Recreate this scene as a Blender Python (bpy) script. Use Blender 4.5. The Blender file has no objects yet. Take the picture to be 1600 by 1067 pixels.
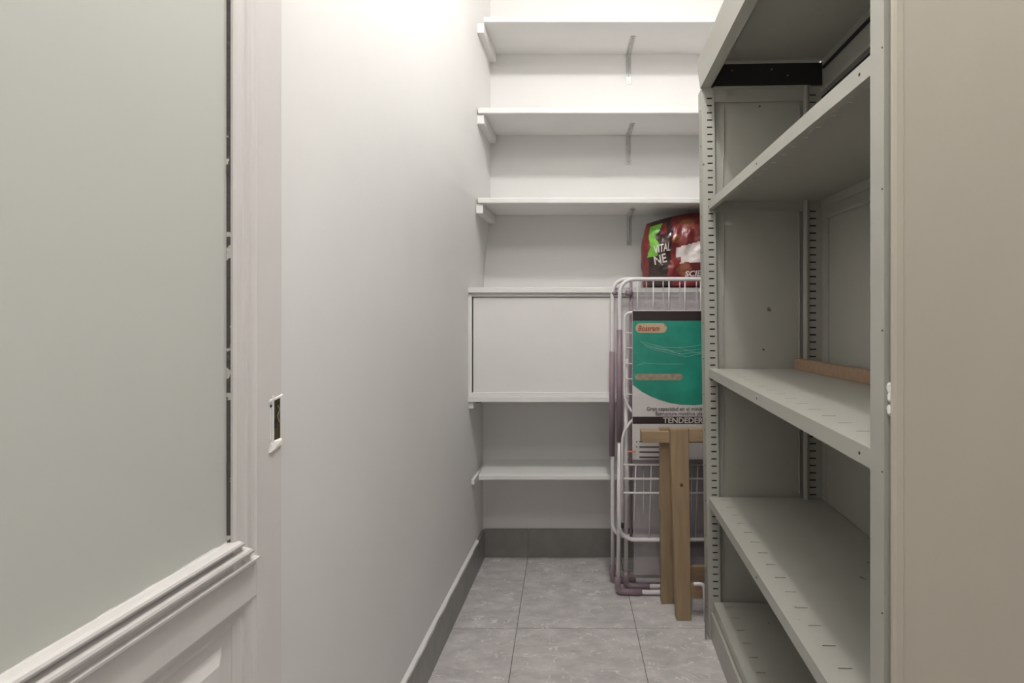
import bpy, bmesh, math, random
from mathutils import Vector, Matrix, noise

random.seed(7)
S = bpy.context.scene
C = S.collection

# ------------------------------------------------------------------ camera
F, CX, HY, H = 860.0, 884.0, 483.0, 1.15      # focal length in px, principal point, eye height
cd = bpy.data.cameras.new('camera')
cam = bpy.data.objects.new('camera', cd)
C.objects.link(cam)
cam.location = (0, 0, H)
cam.rotation_euler = (math.pi / 2, 0, 0)
cd.sensor_width = 36.0
cd.lens = F * 36.0 / 1600.0
cd.shift_x = (800 - CX) / 1600.0
cd.shift_y = (HY - 533.5) / 1600.0
cd.clip_start = 0.02
S.camera = cam

# ------------------------------------------------------------------ world, exposure
w = bpy.data.worlds.new('world')
S.world = w
w.use_nodes = True
w.node_tree.nodes['Background'].inputs[0].default_value = (0.9, 0.95, 1.0, 1)
w.node_tree.nodes['Background'].inputs[1].default_value = 0.3
S.view_settings.view_transform = 'Standard'
S.view_settings.look = 'None'
S.view_settings.gamma = 1.0
S.view_settings.use_curve_mapping = False
S.view_settings.exposure = 0.52

BULB_STRENGTH = 320.0       # emissive bulb in the storage room
FILL_POWER = 10.5           # added soft fill above the viewer, stands for no known lamp
BACKLIGHT_POWER = 20.0            # added unseen light that brightens the frosted glass from behind


def area(name, loc, size, power, color, rot=(0, 0, 0)):
    l = bpy.data.lights.new(name, 'AREA')
    l.shape = 'DISK'
    l.size = size
    l.energy = power
    l.color = color
    o = bpy.data.objects.new(name, l)
    C.objects.link(o)
    o.location = loc
    o.rotation_euler = rot
    return o


area('fill_light', (0.05, 0.20, 2.70), 0.8, FILL_POWER, (1.0, 0.975, 0.93))  # added fill to soften the contrast of the bulb
area('glass_backlight', (-1.02, 0.50, 2.66), 0.5, BACKLIGHT_POWER, (1.0, 0.98, 0.93))  # added backlight so the frosted pane glows, brightest at its top


# ------------------------------------------------------------------ helpers
def at(px, py, Y):
    """world point seen at pixel (px, py) at distance Y"""
    return Vector(((px - CX) * Y / F, Y, H - (py - HY) * Y / F))


def zx(px, Y):
    return (px - CX) * Y / F


def zz(py, Y):
    return H - (py - HY) * Y / F


def mat(name, col, rough=0.5, metal=0.0, var=0.0, vscale=8.0, bump=0.0, bscale=60.0, spec=0.5,
        speck=None, coat=0.0, stretch=None):
    m = bpy.data.materials.new(name)
    m.use_nodes = True
    nt = m.node_tree
    b = nt.nodes['Principled BSDF']
    b.inputs['Base Color'].default_value = (*col, 1)
    b.inputs['Roughness'].default_value = rough
    b.inputs['Metallic'].default_value = metal
    b.inputs['Specular IOR Level'].default_value = spec
    b.inputs['Coat Weight'].default_value = coat
    tc = nt.nodes.new('ShaderNodeTexCoord')
    src = tc.outputs['Object']
    if stretch:
        mp = nt.nodes.new('ShaderNodeMapping')
        mp.inputs['Scale'].default_value = stretch
        nt.links.new(src, mp.inputs[0])
        src = mp.outputs[0]
    last = None
    if var > 0:
        n = nt.nodes.new('ShaderNodeTexNoise')
        n.inputs['Scale'].default_value = vscale
        n.inputs['Detail'].default_value = 5
        nt.links.new(src, n.inputs['Vector'])
        mr = nt.nodes.new('ShaderNodeMapRange')
        mr.inputs[1].default_value = 0.3
        mr.inputs[2].default_value = 0.7
        mr.inputs[3].default_value = 1 - var
        mr.inputs[4].default_value = 1 + var * 0.5
        nt.links.new(n.outputs[0], mr.inputs[0])
        mx = nt.nodes.new('ShaderNodeVectorMath')
        mx.operation = 'SCALE'
        mx.inputs[0].default_value = col
        nt.links.new(mr.outputs[0], mx.inputs['Scale'])
        last = mx.outputs[0]
    if speck:
        n = nt.nodes.new('ShaderNodeTexNoise')
        n.inputs['Scale'].default_value = speck[1]
        n.inputs['Detail'].default_value = 3
        nt.links.new(src, n.inputs['Vector'])
        r = nt.nodes.new('ShaderNodeValToRGB')
        r.color_ramp.elements[0].position = speck[2]
        r.color_ramp.elements[0].color = (0, 0, 0, 1)
        r.color_ramp.elements[1].position = speck[2] + 0.02
        r.color_ramp.elements[1].color = (1, 1, 1, 1)
        nt.links.new(n.outputs[0], r.inputs[0])
        mx = nt.nodes.new('ShaderNodeMix')
        mx.data_type = 'RGBA'
        nt.links.new(r.outputs[0], mx.inputs[0])
        if last:
            nt.links.new(last, mx.inputs[6])
        else:
            mx.inputs[6].default_value = (*col, 1)
        mx.inputs[7].default_value = (*speck[0], 1)
        last = mx.outputs[2]
    if last:
        nt.links.new(last, b.inputs['Base Color'])
    if bump > 0:
        n = nt.nodes.new('ShaderNodeTexNoise')
        n.inputs['Scale'].default_value = bscale
        n.inputs['Detail'].default_value = 4
        nt.links.new(src, n.inputs['Vector'])
        bp = nt.nodes.new('ShaderNodeBump')
        bp.inputs['Strength'].default_value = bump
        bp.inputs['Distance'].default_value = 0.004
        nt.links.new(n.outputs[0], bp.inputs['Height'])
        nt.links.new(bp.outputs[0], b.inputs['Normal'])
    return m


M = {}
M['wall'] = mat('white_plaster', (0.80, 0.788, 0.772), 0.8, bump=0.12, bscale=14, var=0.02, vscale=3, spec=0.2)
M['ceiling'] = mat('ceiling_paint', (0.85, 0.84, 0.82), 0.9)
M['shelf_white'] = mat('white_shelf_paint', (0.80, 0.788, 0.768), 0.5, bump=0.1, bscale=30, var=0.03, vscale=6, spec=0.3,
                       speck=((0.35, 0.3, 0.27), 26, 0.765))
M['cupboard'] = mat('cupboard_paint', (0.80, 0.785, 0.765), 0.4, bump=0.05, bscale=25, var=0.02, spec=0.3,)
M['door_paint'] = mat('gloss_door_paint', (0.72, 0.69, 0.675), 0.33, bump=0.3, bscale=35, var=0.03, vscale=10, spec=0.4,
                      stretch=(1, 1, 0.4))
M['putty'] = mat('cracked_putty', (0.10, 0.09, 0.085), 0.9, bump=0.6, bscale=120, speck=((0.6, 0.58, 0.55), 60, 0.62))
M['recess'] = mat('mortise_wood', (0.05, 0.042, 0.033), 0.9, var=0.4, vscale=50)
M['brass'] = mat('tarnished_brass', (0.16, 0.13, 0.07), 0.5, metal=0.7, var=0.5, vscale=60, bump=0.3)
M['metal'] = mat('grey_green_enamel', (0.40, 0.392, 0.35), 0.42, var=0.05, vscale=5, bump=0.03, bscale=40, spec=0.4,
                 speck=((0.16, 0.14, 0.12), 22, 0.755))
M['metal_panel'] = mat('ivory_enamel', (0.52, 0.482, 0.405), 0.38, var=0.07, vscale=2.2, bump=0.03, bscale=12, spec=0.4,
                       stretch=(1.6, 1.6, 0.6))
M['metal_black'] = mat('black_strip', (0.018, 0.017, 0.016), 0.6)
M['bracket'] = mat('zinc', (0.56, 0.56, 0.55), 0.35, metal=0.3, var=0.15, vscale=40)
M['screw'] = mat('screw_steel', (0.35, 0.34, 0.32), 0.4, metal=0.9)
M['hole'] = mat('bolt_hole', (0.03, 0.03, 0.03), 0.9)  # also colours the sheets that stand for shade behind the slots
M['chip'] = mat('white_paint_blob', (0.85, 0.84, 0.82), 0.5, bump=0.5, bscale=90)
M['skirt'] = mat('grey_skirting_tile', (0.25, 0.243, 0.23), 0.35, var=0.15, vscale=12)
M['skirt_back'] = M['skirt']
M['tube'] = mat('white_coated_tube', (0.74, 0.70, 0.71), 0.3, spec=0.5)
M['purple'] = mat('mauve_plastic', (0.25, 0.175, 0.21), 0.45)
M['card_white'] = mat('card_white', (0.62, 0.58, 0.57), 0.35)
M['card_green'] = mat('card_green', (0.028, 0.27, 0.20), 0.28, var=0.25, vscale=9, bump=0.4, bscale=16, coat=0.3)
M['card_dark'] = mat('card_dark', (0.035, 0.025, 0.025), 0.35)
M['card_cream'] = mat('card_cream', (0.50, 0.37, 0.25), 0.5)
M['card_tan'] = mat('card_tan', (0.33, 0.27, 0.20), 0.5, var=0.3, vscale=70)
M['ink_red'] = mat('ink_red', (0.28, 0.05, 0.03), 0.5)
M['ink_grey'] = mat('ink_grey', (0.09, 0.08, 0.085), 0.5)
M['ink_line'] = mat('ink_line', (0.18, 0.40, 0.33), 0.5)
M['ink_orange'] = mat('ink_orange', (0.65, 0.16, 0.06), 0.5)
M['wood'] = mat('pine_aged', (0.33, 0.235, 0.14), 0.55, var=0.18, vscale=9, bump=0.08, bscale=30, stretch=(7, 7, 0.6),
                speck=((0.2, 0.11, 0.05), 2.3, 0.72))
M['wood_h'] = mat('pine_aged_rail', (0.35, 0.245, 0.15), 0.55, var=0.18, vscale=9, bump=0.08, bscale=30, stretch=(0.6, 7, 7))
M['wood_knot'] = mat('pine_knot', (0.09, 0.045, 0.02), 0.6)
M['batten'] = mat('batten_wood', (0.35, 0.235, 0.155), 0.6, var=0.14, vscale=8, stretch=(8, 0.8, 8))
M['bag_red'] = mat('bag_red', (0.20, 0.026, 0.028), 0.36, var=0.35, vscale=7, bump=0.9, bscale=11, coat=0.15)
M['bag_dark'] = mat('bag_dark', (0.045, 0.022, 0.02), 0.3, var=0.5, vscale=20, bump=0.6, bscale=14, coat=0.4)
M['bag_green'] = mat('bag_green', (0.18, 0.50, 0.06), 0.35, var=0.3, vscale=30, bump=0.5, bscale=14)
M['bag_white'] = mat('bag_white', (0.75, 0.68, 0.65), 0.35, var=0.12, vscale=20, bump=0.7, bscale=14)
M['bag_ochre'] = mat('bag_ochre', (0.26, 0.09, 0.045), 0.3, bump=0.8, bscale=12, coat=0.4)
M['rose'] = mat('lamp_plastic', (0.8, 0.8, 0.78), 0.4)
M['grout'] = mat('grout', (0.20, 0.185, 0.18), 0.9)


def emis(name, col, s):
    m = bpy.data.materials.new(name)
    m.use_nodes = True
    b = m.node_tree.nodes['Principled BSDF']
    b.inputs['Base Color'].default_value = (0.8, 0.8, 0.8, 1)
    b.inputs['Emission Color'].default_value = (*col, 1)
    b.inputs['Emission Strength'].default_value = s
    return m


M['bulb'] = emis('bulb_glow', (1.0, 0.985, 0.965), BULB_STRENGTH)


def tile_mat():
    m = bpy.data.materials.new('marbled_tile')
    m.use_nodes = True
    nt = m.node_tree
    b = nt.nodes['Principled BSDF']
    tc = nt.nodes.new('ShaderNodeTexCoord')
    oi = nt.nodes.new('ShaderNodeObjectInfo')
    sc = nt.nodes.new('ShaderNodeMath')
    sc.operation = 'MULTIPLY'
    sc.inputs[1].default_value = 37.0
    nt.links.new(oi.outputs['Random'], sc.inputs[0])
    ad = nt.nodes.new('ShaderNodeVectorMath')
    ad.operation = 'ADD'
    nt.links.new(tc.outputs['Object'], ad.inputs[0])
    nt.links.new(sc.outputs[0], ad.inputs[1])
    mp = nt.nodes.new('ShaderNodeMapping')
    mp.inputs['Rotation'].default_value = (0, 0, 0.35)
    mp.inputs['Scale'].default_value = (1.0, 1.8, 1)
    nt.links.new(ad.outputs[0], mp.inputs[0])
    n1 = nt.nodes.new('ShaderNodeTexNoise')
    n1.inputs['Scale'].default_value = 12
    n1.inputs['Detail'].default_value = 8
    n1.inputs['Roughness'].default_value = 0.65
    nt.links.new(mp.outputs[0], n1.inputs['Vector'])
    r1 = nt.nodes.new('ShaderNodeValToRGB')
    r1.color_ramp.elements[0].position = 0.32
    r1.color_ramp.elements[0].color = (0.46, 0.435, 0.43, 1)
    r1.color_ramp.elements[1].position = 0.68
    r1.color_ramp.elements[1].color = (0.68, 0.645, 0.635, 1)
    nt.links.new(n1.outputs[0], r1.inputs[0])
    # thin pale veins
    n2 = nt.nodes.new('ShaderNodeTexNoise')
    n2.inputs['Scale'].default_value = 9
    n2.inputs['Detail'].default_value = 6
    n2.inputs['Distortion'].default_value = 1.4
    nt.links.new(mp.outputs[0], n2.inputs['Vector'])
    r2 = nt.nodes.new('ShaderNodeValToRGB')
    e = r2.color_ramp.elements
    e[0].position = 0.485
    e[0].color = (0, 0, 0, 1)
    e[1].position = 0.5
    e[1].color = (1, 1, 1, 1)
    e3 = e.new(0.515)
    e3.color = (0, 0, 0, 1)
    nt.links.new(n2.outputs[0], r2.inputs[0])
    n3 = nt.nodes.new('ShaderNodeTexNoise')
    n3.inputs['Scale'].default_value = 16
    n3.inputs['Detail'].default_value = 3
    nt.links.new(mp.outputs[0], n3.inputs['Vector'])
    r3 = nt.nodes.new('ShaderNodeValToRGB')
    r3.color_ramp.elements[0].position = 0.42
    r3.color_ramp.elements[1].position = 0.58
    nt.links.new(n3.outputs[0], r3.inputs[0])
    mm = nt.nodes.new('ShaderNodeMath')
    mm.operation = 'MULTIPLY'
    nt.links.new(r2.outputs[0], mm.inputs[0])
    nt.links.new(r3.outputs[0], mm.inputs[1])
    mx = nt.nodes.new('ShaderNodeMix')
    mx.data_type = 'RGBA'
    nt.links.new(mm.outputs[0], mx.inputs[0])
    nt.links.new(r1.outputs[0], mx.inputs[6])
    mx.inputs[7].default_value = (0.92, 0.88, 0.86, 1)
    nt.links.new(mx.outputs[2], b.inputs['Base Color'])
    b.inputs['Roughness'].default_value = 0.36
    return m


M['tile'] = tile_mat()


def glass_mat():
    """acid-etched glass: scatters and lets light through"""
    m = bpy.data.materials.new('frosted_glass')
    m.use_nodes = True
    nt = m.node_tree
    b = nt.nodes['Principled BSDF']
    b.inputs['Base Color'].default_value = (0.60, 0.60, 0.575, 1)
    b.inputs['Roughness'].default_value = 0.33
    out = nt.nodes['Material Output']
    tr = nt.nodes.new('ShaderNodeBsdfTranslucent')
    tr.inputs[0].default_value = (0.85, 0.86, 0.83, 1)
    mx = nt.nodes.new('ShaderNodeMixShader')
    mx.inputs[0].default_value = 0.5
    nt.links.new(b.outputs[0], mx.inputs[1])
    nt.links.new(tr.outputs[0], mx.inputs[2])
    nt.links.new(mx.outputs[0], out.inputs[0])
    return m


M['glass'] = glass_mat()


def film_mat():
    m = bpy.data.materials.new('clear_plastic_film')
    m.use_nodes = True
    nt = m.node_tree
    b = nt.nodes['Principled BSDF']
    b.inputs['Base Color'].default_value = (0.62, 0.56, 0.60, 1)
    b.inputs['Roughness'].default_value = 0.25
    out = nt.nodes['Material Output']
    tr = nt.nodes.new('ShaderNodeBsdfTransparent')
    mx = nt.nodes.new('ShaderNodeMixShader')
    mx.inputs[0].default_value = 0.42
    nt.links.new(tr.outputs[0], mx.inputs[1])
    nt.links.new(b.outputs[0], mx.inputs[2])
    nt.links.new(mx.outputs[0], out.inputs[0])
    n = nt.nodes.new('ShaderNodeTexNoise')
    n.inputs['Scale'].default_value = 22
    bp = nt.nodes.new('ShaderNodeBump')
    bp.inputs['Strength'].default_value = 0.5
    nt.links.new(n.outputs[0], bp.inputs['Height'])
    nt.links.new(bp.outputs[0], b.inputs['Normal'])
    return m


M['film'] = film_mat()


def obj(name, bm, m, parent=None, smooth=False):
    me = bpy.data.meshes.new(name)
    bmesh.ops.recalc_face_normals(bm, faces=bm.faces[:])
    bm.to_mesh(me)
    bm.free()
    for x in (m if isinstance(m, (list, tuple)) else [m]):
        me.materials.append(x)
    if smooth:
        for p in me.polygons:
            p.use_smooth = True
    o = bpy.data.objects.new(name, me)
    C.objects.link(o)
    if parent:
        o.parent = parent
    return o


def tag(o, label=None, cat=None, group=None, kind=None):
    if label:
        o['label'] = label
    if cat:
        o['category'] = cat
    if group:
        o['group'] = group
    if kind:
        o['kind'] = kind
    return o


def empty(name, loc=(0, 0, 0), rz=0):
    o = bpy.data.objects.new(name, None)
    C.objects.link(o)
    o.location = loc
    o.rotation_euler = (0, 0, rz)
    o.empty_display_size = 0.05
    return o


def B():
    return bmesh.new()


def box(bm, x0, x1, y0, y1, z0, z1, bev=0.0):
    r = bmesh.ops.create_cube(bm, size=1.0)
    vs = r['verts']
    for v in vs:
        v.co = Vector((x0 + (v.co.x + .5) * (x1 - x0), y0 + (v.co.y + .5) * (y1 - y0), z0 + (v.co.z + .5) * (z1 - z0)))
    if bev > 0:
        es = list({e for v in vs for e in v.link_edges})
        bmesh.ops.bevel(bm, geom=es, offset=bev, segments=2, affect='EDGES', profile=0.6)
    return bm


def hexa(bm, a, b):
    """solid between two quads a, b (4 points each)"""
    va = [bm.verts.new(p) for p in a]
    vb = [bm.verts.new(p) for p in b]
    bm.faces.new(va)
    bm.faces.new(vb[::-1])
    for i in range(4):
        j = (i + 1) % 4
        bm.faces.new((va[i], vb[i], vb[j], va[j]))
    return bm


def bevel_all(bm, off, seg=2):
    bmesh.ops.recalc_face_normals(bm, faces=bm.faces[:])
    bmesh.ops.bevel(bm, geom=bm.edges[:], offset=off, segments=seg, affect='EDGES', profile=0.6)
    return bm


def prism(bm, prof, fa, fb):
    """sweep closed 2D profile from frame fa to fb; frames map (u,v)->Vector"""
    va = [bm.verts.new(fa(*p)) for p in prof]
    vb = [bm.verts.new(fb(*p)) for p in prof]
    n = len(prof)
    for i in range(n):
        j = (i + 1) % n
        bm.faces.new((va[i], va[j], vb[j], vb[i]))
    bm.faces.new(va[::-1])
    bm.faces.new(vb)
    return bm


def round_path(pts, r, n=6):
    pts = [Vector(p) for p in pts]
    out = [pts[0]]
    for i in range(1, len(pts) - 1):
        p = pts[i]
        a = (pts[i - 1] - p)
        b = (pts[i + 1] - p)
        rr = min(r, a.length * .49, b.length * .49)
        p0 = p + a.normalized() * rr
        p1 = p + b.normalized() * rr
        for k in range(n + 1):
            t = k / n
            out.append(p0 * (1 - t) ** 2 + p * 2 * t * (1 - t) + p1 * t * t)
    out.append(pts[-1])
    return out


def tube(bm, pts, r, seg=10):
    pts = [Vector(p) for p in pts]
    up = None
    rings = []
    for i, p in enumerate(pts):
        if i == 0:
            d = pts[1] - p
        elif i == len(pts) - 1:
            d = p - pts[i - 1]
        else:
            d = (pts[i + 1] - p).normalized() + (p - pts[i - 1]).normalized()
        d.normalize()
        if up is None:
            up = d.orthogonal().normalized()
        else:
            up = (up - d * up.dot(d)).normalized()
        s = d.cross(up)
        rings.append([bm.verts.new(p + (up * math.cos(2 * math.pi * k / seg) + s * math.sin(2 * math.pi * k / seg)) * r)
                      for k in range(seg)])
    for a, b in zip(rings, rings[1:]):
        for k in range(seg):
            j = (k + 1) % seg
            bm.faces.new((a[k], a[j], b[j], b[k]))
    bm.faces.new(rings[0][::-1])
    bm.faces.new(rings[-1])
    return bm


def disc(bm, c, axis, r, h, seg=12):
    c = Vector(c)
    return tube(bm, [c, c + Vector(axis) * h], r, seg)


def text_bm(s, size, origin, extrude=0.0004, bold=0.0, shear=0.0, squash=1.0):
    """lettering in the XZ plane facing -Y, lower left at origin"""
    cu = bpy.data.curves.new('lettering_curve', 'FONT')
    cu.body = s
    cu.size = size
    cu.extrude = extrude
    cu.offset = bold
    cu.shear = shear
    cu.resolution_u = 2
    t = bpy.data.objects.new('lettering_tmp', cu)
    C.objects.link(t)
    bpy.context.view_layer.update()
    dg = bpy.context.evaluated_depsgraph_get()
    me = bpy.data.meshes.new_from_object(t.evaluated_get(dg))
    bm = B()
    bm.from_mesh(me)
    for v in bm.verts:
        x, y, z = v.co
        v.co = Vector((origin[0] + x * squash, origin[1] - z, origin[2] + y))
    bpy.data.objects.remove(t)
    bpy.data.curves.remove(cu)
    bpy.data.meshes.remove(me)
    return bm


# ================================================================== SETTING
YB = F * H / (869 - HY)            # back wall 2.56 m
ZC = 2.80
YN = -1.70                         # wall behind the camera
XR = 0.935                         # right wall


def wallx(Y, Z=0.0):
    x = -0.447 + 0.0585 * (Y - 1.5)
    t = min(max((Z - 1.2) / 0.5, 0), 1)
    t = t * t * (3 - 2 * t)
    k = min(max((Y - 1.0) / 1.1, 0), 1)
    return x + 0.034 * t * k


YD = 0.91                           # the left wall begins just beyond the glazed door
# left wall: solid slab with a gently leaning inner face
bm = B()
ys = [YD + (YB + 0.10 - YD) * i / 24 for i in range(25)]
zs = [ZC * i / 28 for i in range(29)]
inner = [[bm.verts.new((wallx(y, z), y, z)) for z in zs] for y in ys]
outer = [[bm.verts.new((-0.62, y, z)) for z in (0, ZC)] for y in (ys[0], ys[-1])]
for i in range(24):
    for j in range(28):
        bm.faces.new((inner[i][j], inner[i + 1][j], inner[i + 1][j + 1], inner[i][j + 1]))
bm.faces.new([v for v in inner[0]] + [outer[0][1], outer[0][0]])
bm.faces.new([v for v in inner[-1]][::-1] + [outer[1][0], outer[1][1]])
bm.faces.new((outer[0][0], outer[0][1], outer[1][1], outer[1][0]))
bm.faces.new([inner[i][-1] for i in range(25)] + [outer[1][1], outer[0][1]])
bm.faces.new([inner[i][0] for i in range(25)][::-1] + [outer[0][0], outer[1][0]])
tag(obj('wall_left', bm, M['wall']), kind='structure')

tag(obj('wall_back', box(B(), -0.62, XR + 0.1, YB, YB + 0.12, 0, ZC), M['wall']), kind='structure')
tag(obj('wall_right', box(B(), XR, XR + 0.1, YN, YB, 0, ZC), M['wall']), kind='structure')
tag(obj('wall_front', box(B(), -2.3, XR + 0.1, YN - 0.1, YN, 0, ZC), M['wall']), kind='structure')
tag(obj('ceiling', box(B(), -2.3, XR + 0.1, YN - 0.1, YB + 0.12, ZC, ZC + 0.1), M['ceiling']), kind='structure')
tag(obj('wall_hall', box(B(), -0.66, -0.56, YN, 0.085, 0, ZC), M['wall']), kind='structure')
bm = B()
box(bm, -2.3, -2.2, YN, 1.65, 0, ZC)
box(bm, -2.2, -0.62, 1.55, 1.65, 0, ZC)
tag(obj('wall_side_room', bm, M['wall']), kind='structure')
# piece over the glazed door
tag(obj('wall_over_door', box(B(), -0.62, -0.50, 0.085, YD, 2.35, ZC), M['wall']), kind='structure')

# floor: slab of mortar and tiles set in a grid
floor = obj('floor', box(B(), -2.3, XR + 0.1, YN - 0.1, YB + 0.12, -0.10, -0.0015), M['grout'])
tag(floor, kind='structure')
TW = 0.43
gx = zx(807.6, F * H / (981.6 - HY))
gy = F * H / (981.6 - HY)
bm = B()
g = 0.0014
box(bm, g, TW - g, g, TW - g, -0.008, 0.0, bev=0.0008)
tile0 = obj('tile', bm, M['tile'], floor)
first = True
for i in range(-1, 3):
    for j in range(-9, 2):
        x, y = gx + i * TW, gy + j * TW
        x0, x1 = max(x, -0.70), min(x + TW, XR + 0.01)
        y0, y1 = max(y, YN), min(y + TW, YB + 0.01)
        full = x0 == x and x1 == x + TW and y0 == y and y1 == y + TW
        if full:
            if first:
                t = tile0
                first = False
            else:
                t = tile0.copy()
                C.objects.link(t)
            t.location = (x, y, random.uniform(-0.0003, 0.0003))
        else:
            t = obj('tile', box(B(), x0 - x + g, x1 - x - g, y0 - y + g, y1 - y - g, -0.008, 0.0, bev=0.0008), M['tile'], floor)
            t.location = (x, y, random.uniform(-0.0003, 0.0003))

# left baseboard: grey skirting tiles with a painted upper edge
SH = 0.130
bb = tag(empty('baseboard_left', (0, 0, 0)), kind='structure')
y = YD + 0.005
cuts = [YD + 0.005, 1.12, 1.55, 1.98, 2.41, YB - 0.011]
for a, b in zip(cuts, cuts[1:]):
    bm = B()
    n = 6
    for k in range(n):
        ya = a + 0.001 + (b - a - 0.002) * k / n
        yb = a + 0.001 + (b - a - 0.002) * (k + 1) / n
        hexa(bm, [(wallx(ya) + 0.0005, ya, 0), (wallx(ya) + 0.011, ya, 0), (wallx(ya) + 0.011, ya, SH), (wallx(ya) + 0.0005, ya, SH)],
             [(wallx(yb) + 0.0005, yb, 0), (wallx(yb) + 0.011, yb, 0), (wallx(yb) + 0.011, yb, SH), (wallx(yb) + 0.0005, yb, SH)])
    bmesh.ops.remove_doubles(bm, verts=bm.verts[:], dist=1e-5)
    obj('skirting_tile', bm, M['skirt'], bb)
bm = B()
n = 70
prev = None
for k in range(n + 1):
    yy = YD + 0.01 + (2.41 - YD) * k / n
    wd = 0.0100 + 0.0014 * noise.noise(Vector((yy * 13, 0, 0)))
    dz = 0.004 + 0.004 * noise.noise(Vector((yy * 17, 3, 0)))
    q = [bm.verts.new(p) for p in ((wallx(yy) + 0.0002, yy, SH - 0.0005), (wallx(yy) + wd + 0.0016, yy, SH - dz),
                                   (wallx(yy) + wd, yy, SH + 0.0025), (wallx(yy) + 0.0002, yy, SH + 0.009))]
    if prev:
        for i in range(4):
            j = (i + 1) % 4
            bm.faces.new((prev[i], prev[j], q[j], q[i]))
    else:
        bm.faces.new(q[::-1])
    prev = q
bm.faces.new(prev)
tag(obj('painted_edge', bm, M['wall'], bb), 'white painted upper edge')

bb = tag(empty('baseboard_back', (0, 0, 0)), kind='structure')
xs = [-0.378, -0.175, 0.2545, 0.6845, XR - 0.002]
for a, b in zip(xs, xs[1:]):
    obj('skirting_tile', box(B(), a + 0.001, b - 0.001, YB - 0.010, YB - 0.0005, 0.0, SH, bev=0.001), M['skirt'], bb)

# ------------------------------------------------------------------ glazed door in the left wall
EX, EY, SL = -0.449, 0.87, 0.112           # far edge, slope of its plane
dn = Vector((1, -SL, 0)).normalized()      # outward normal (towards the passage)


def D(s, z, o=0.0):
    """point of the door face: s back from its far edge, height z, o proud of the face"""
    return Vector((EX - SL * s, EY - s, z)) + dn * o


door = empty('door_1', (EX, EY, 0.0))
tag(door, kind='structure')
ROOT = Matrix.Translation(door.location).inverted()


def dobj(name, bm, m, parent=None, smooth=False):
    o = obj(name, bm, m, parent or door, smooth)
    if parent is None:
        o.matrix_parent_inverse = ROOT
    return o


def dslab(bm, s0, s1, z0, z1, o0, o1, bev=0.0):
    b2 = B()
    hexa(b2, [D(s0, z0, o0), D(s1, z0, o0), D(s1, z1, o0), D(s0, z1, o0)],
         [D(s0, z0, o1), D(s1, z0, o1), D(s1, z1, o1), D(s0, z1, o1)])
    if bev:
        bevel_all(b2, bev)
    me = bpy.data.meshes.new('tmp')
    b2.to_mesh(me)
    b2.free()
    bm.from_mesh(me)
    bpy.data.meshes.remove(me)
    return bm


SW = 0.0588         # flat stile width beyond the moulding
SG = 0.1124         # where the glass begins
SE = 0.70           # width of the leaf
ZT = 2.30
ZG0 = 0.829         # lower edge of the glass
# lock stile with a shallow mortise at its outer edge
zl0, zl1 = zz(687, 0.868), zz(619, 0.868)
RS = 0.0215
bm = B()
dslab(bm, 0.0, SW, 0.012, zl0, -0.040, 0.0, bev=0.0012)
dslab(bm, 0.0, SW, zl1, ZT, -0.040, 0.0, bev=0.0012)
dslab(bm, RS, SW, zl0 - 0.002, zl1 + 0.002, -0.040, 0.0)
dslab(bm, 0.0, RS, zl0 - 0.002, zl1 + 0.002, -0.040, -0.0065)
dobj('stile', bm, M['door_paint'])
bm = B()
dslab(bm, SE - 0.11, SE, 0.012, ZT, -0.040, 0.0, bev=0.0012)
dobj('stile', bm, M['door_paint'])
lk = B()
dslab(lk, -0.0015, RS - 0.0012, zl0 + 0.001, zl1 - 0.001, -0.0065, -0.0035)
lock = dobj('lock_plate', lk, M['brass'])
tag(lock, 'tarnished brass lock plate in a chipped mortise')
c = D(0.0115, zl0 + 0.030, -0.0036)
bm = tube(B(), [c, c + dn * 0.0008], 0.0048, 14)
dslab(bm, 0.0085, 0.0140, zl0 + 0.020, zl0 + 0.030, -0.0036, -0.0028)
obj('keyhole', bm, M['hole'], lock)
bm = B()
tube(bm, [D(0.006, zl0 + 0.055, -0.0030), D(0.002, zl0 + 0.048, -0.0022), D(0.006, zl0 + 0.038, -0.0030), D(0.002, zl0 + 0.028, -0.003)], 0.0011, 6)
obj('latch_spring', bm, M['screw'], lock)
bm = B()
dslab(bm, RS - 0.0010, RS + 0.0020, zl0 - 0.004, zl1 + 0.004, -0.006, 0.0016, bev=0.0005)
dobj('chipped_rim', bm, M['chip'])
bm = B()
dslab(bm, RS + 0.006, RS + 0.0073, zl0 + 0.006, zl1 - 0.014, -0.001, 0.0014, bev=0.0004)
dobj('chipped_rim', bm, M['chip'])
bm = B()
hexa(bm, [D(-0.001, zl1 - 0.002, -0.002), D(RS + 0.009, zl1 - 0.006, -0.001), D(RS + 0.009, zl1 - 0.001, -0.001), D(-0.001, zl1 + 0.004, -0.001)],
     [D(-0.001, zl1 - 0.001, 0.0015), D(RS + 0.008, zl1 - 0.005, 0.0015), D(RS + 0.008, zl1 - 0.002, 0.0015), D(-0.001, zl1 + 0.002, 0.0015)])
dobj('chipped_rim', bm, M['chip'])
bm = B()
hexa(bm, [D(0.001, zl0 - 0.007, -0.001), D(RS + 0.010, zl0 - 0.014, -0.001), D(RS + 0.006, zl0 + 0.002, -0.001), D(0.001, zl0 + 0.003, -0.001)],
     [D(0.002, zl0 - 0.006, 0.003), D(RS + 0.009, zl0 - 0.012, 0.004), D(RS + 0.005, zl0 + 0.001, 0.001), D(0.003, zl0 + 0.001, 0.003)])
dobj('chipped_rim', bm, M['chip'])
c = D(RS + 0.0055, zl1 - 0.011, -0.0005)
obj('screw', tube(B(), [c, c + dn * 0.0016], 0.0022, 10), M['hole'], lock)

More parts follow.
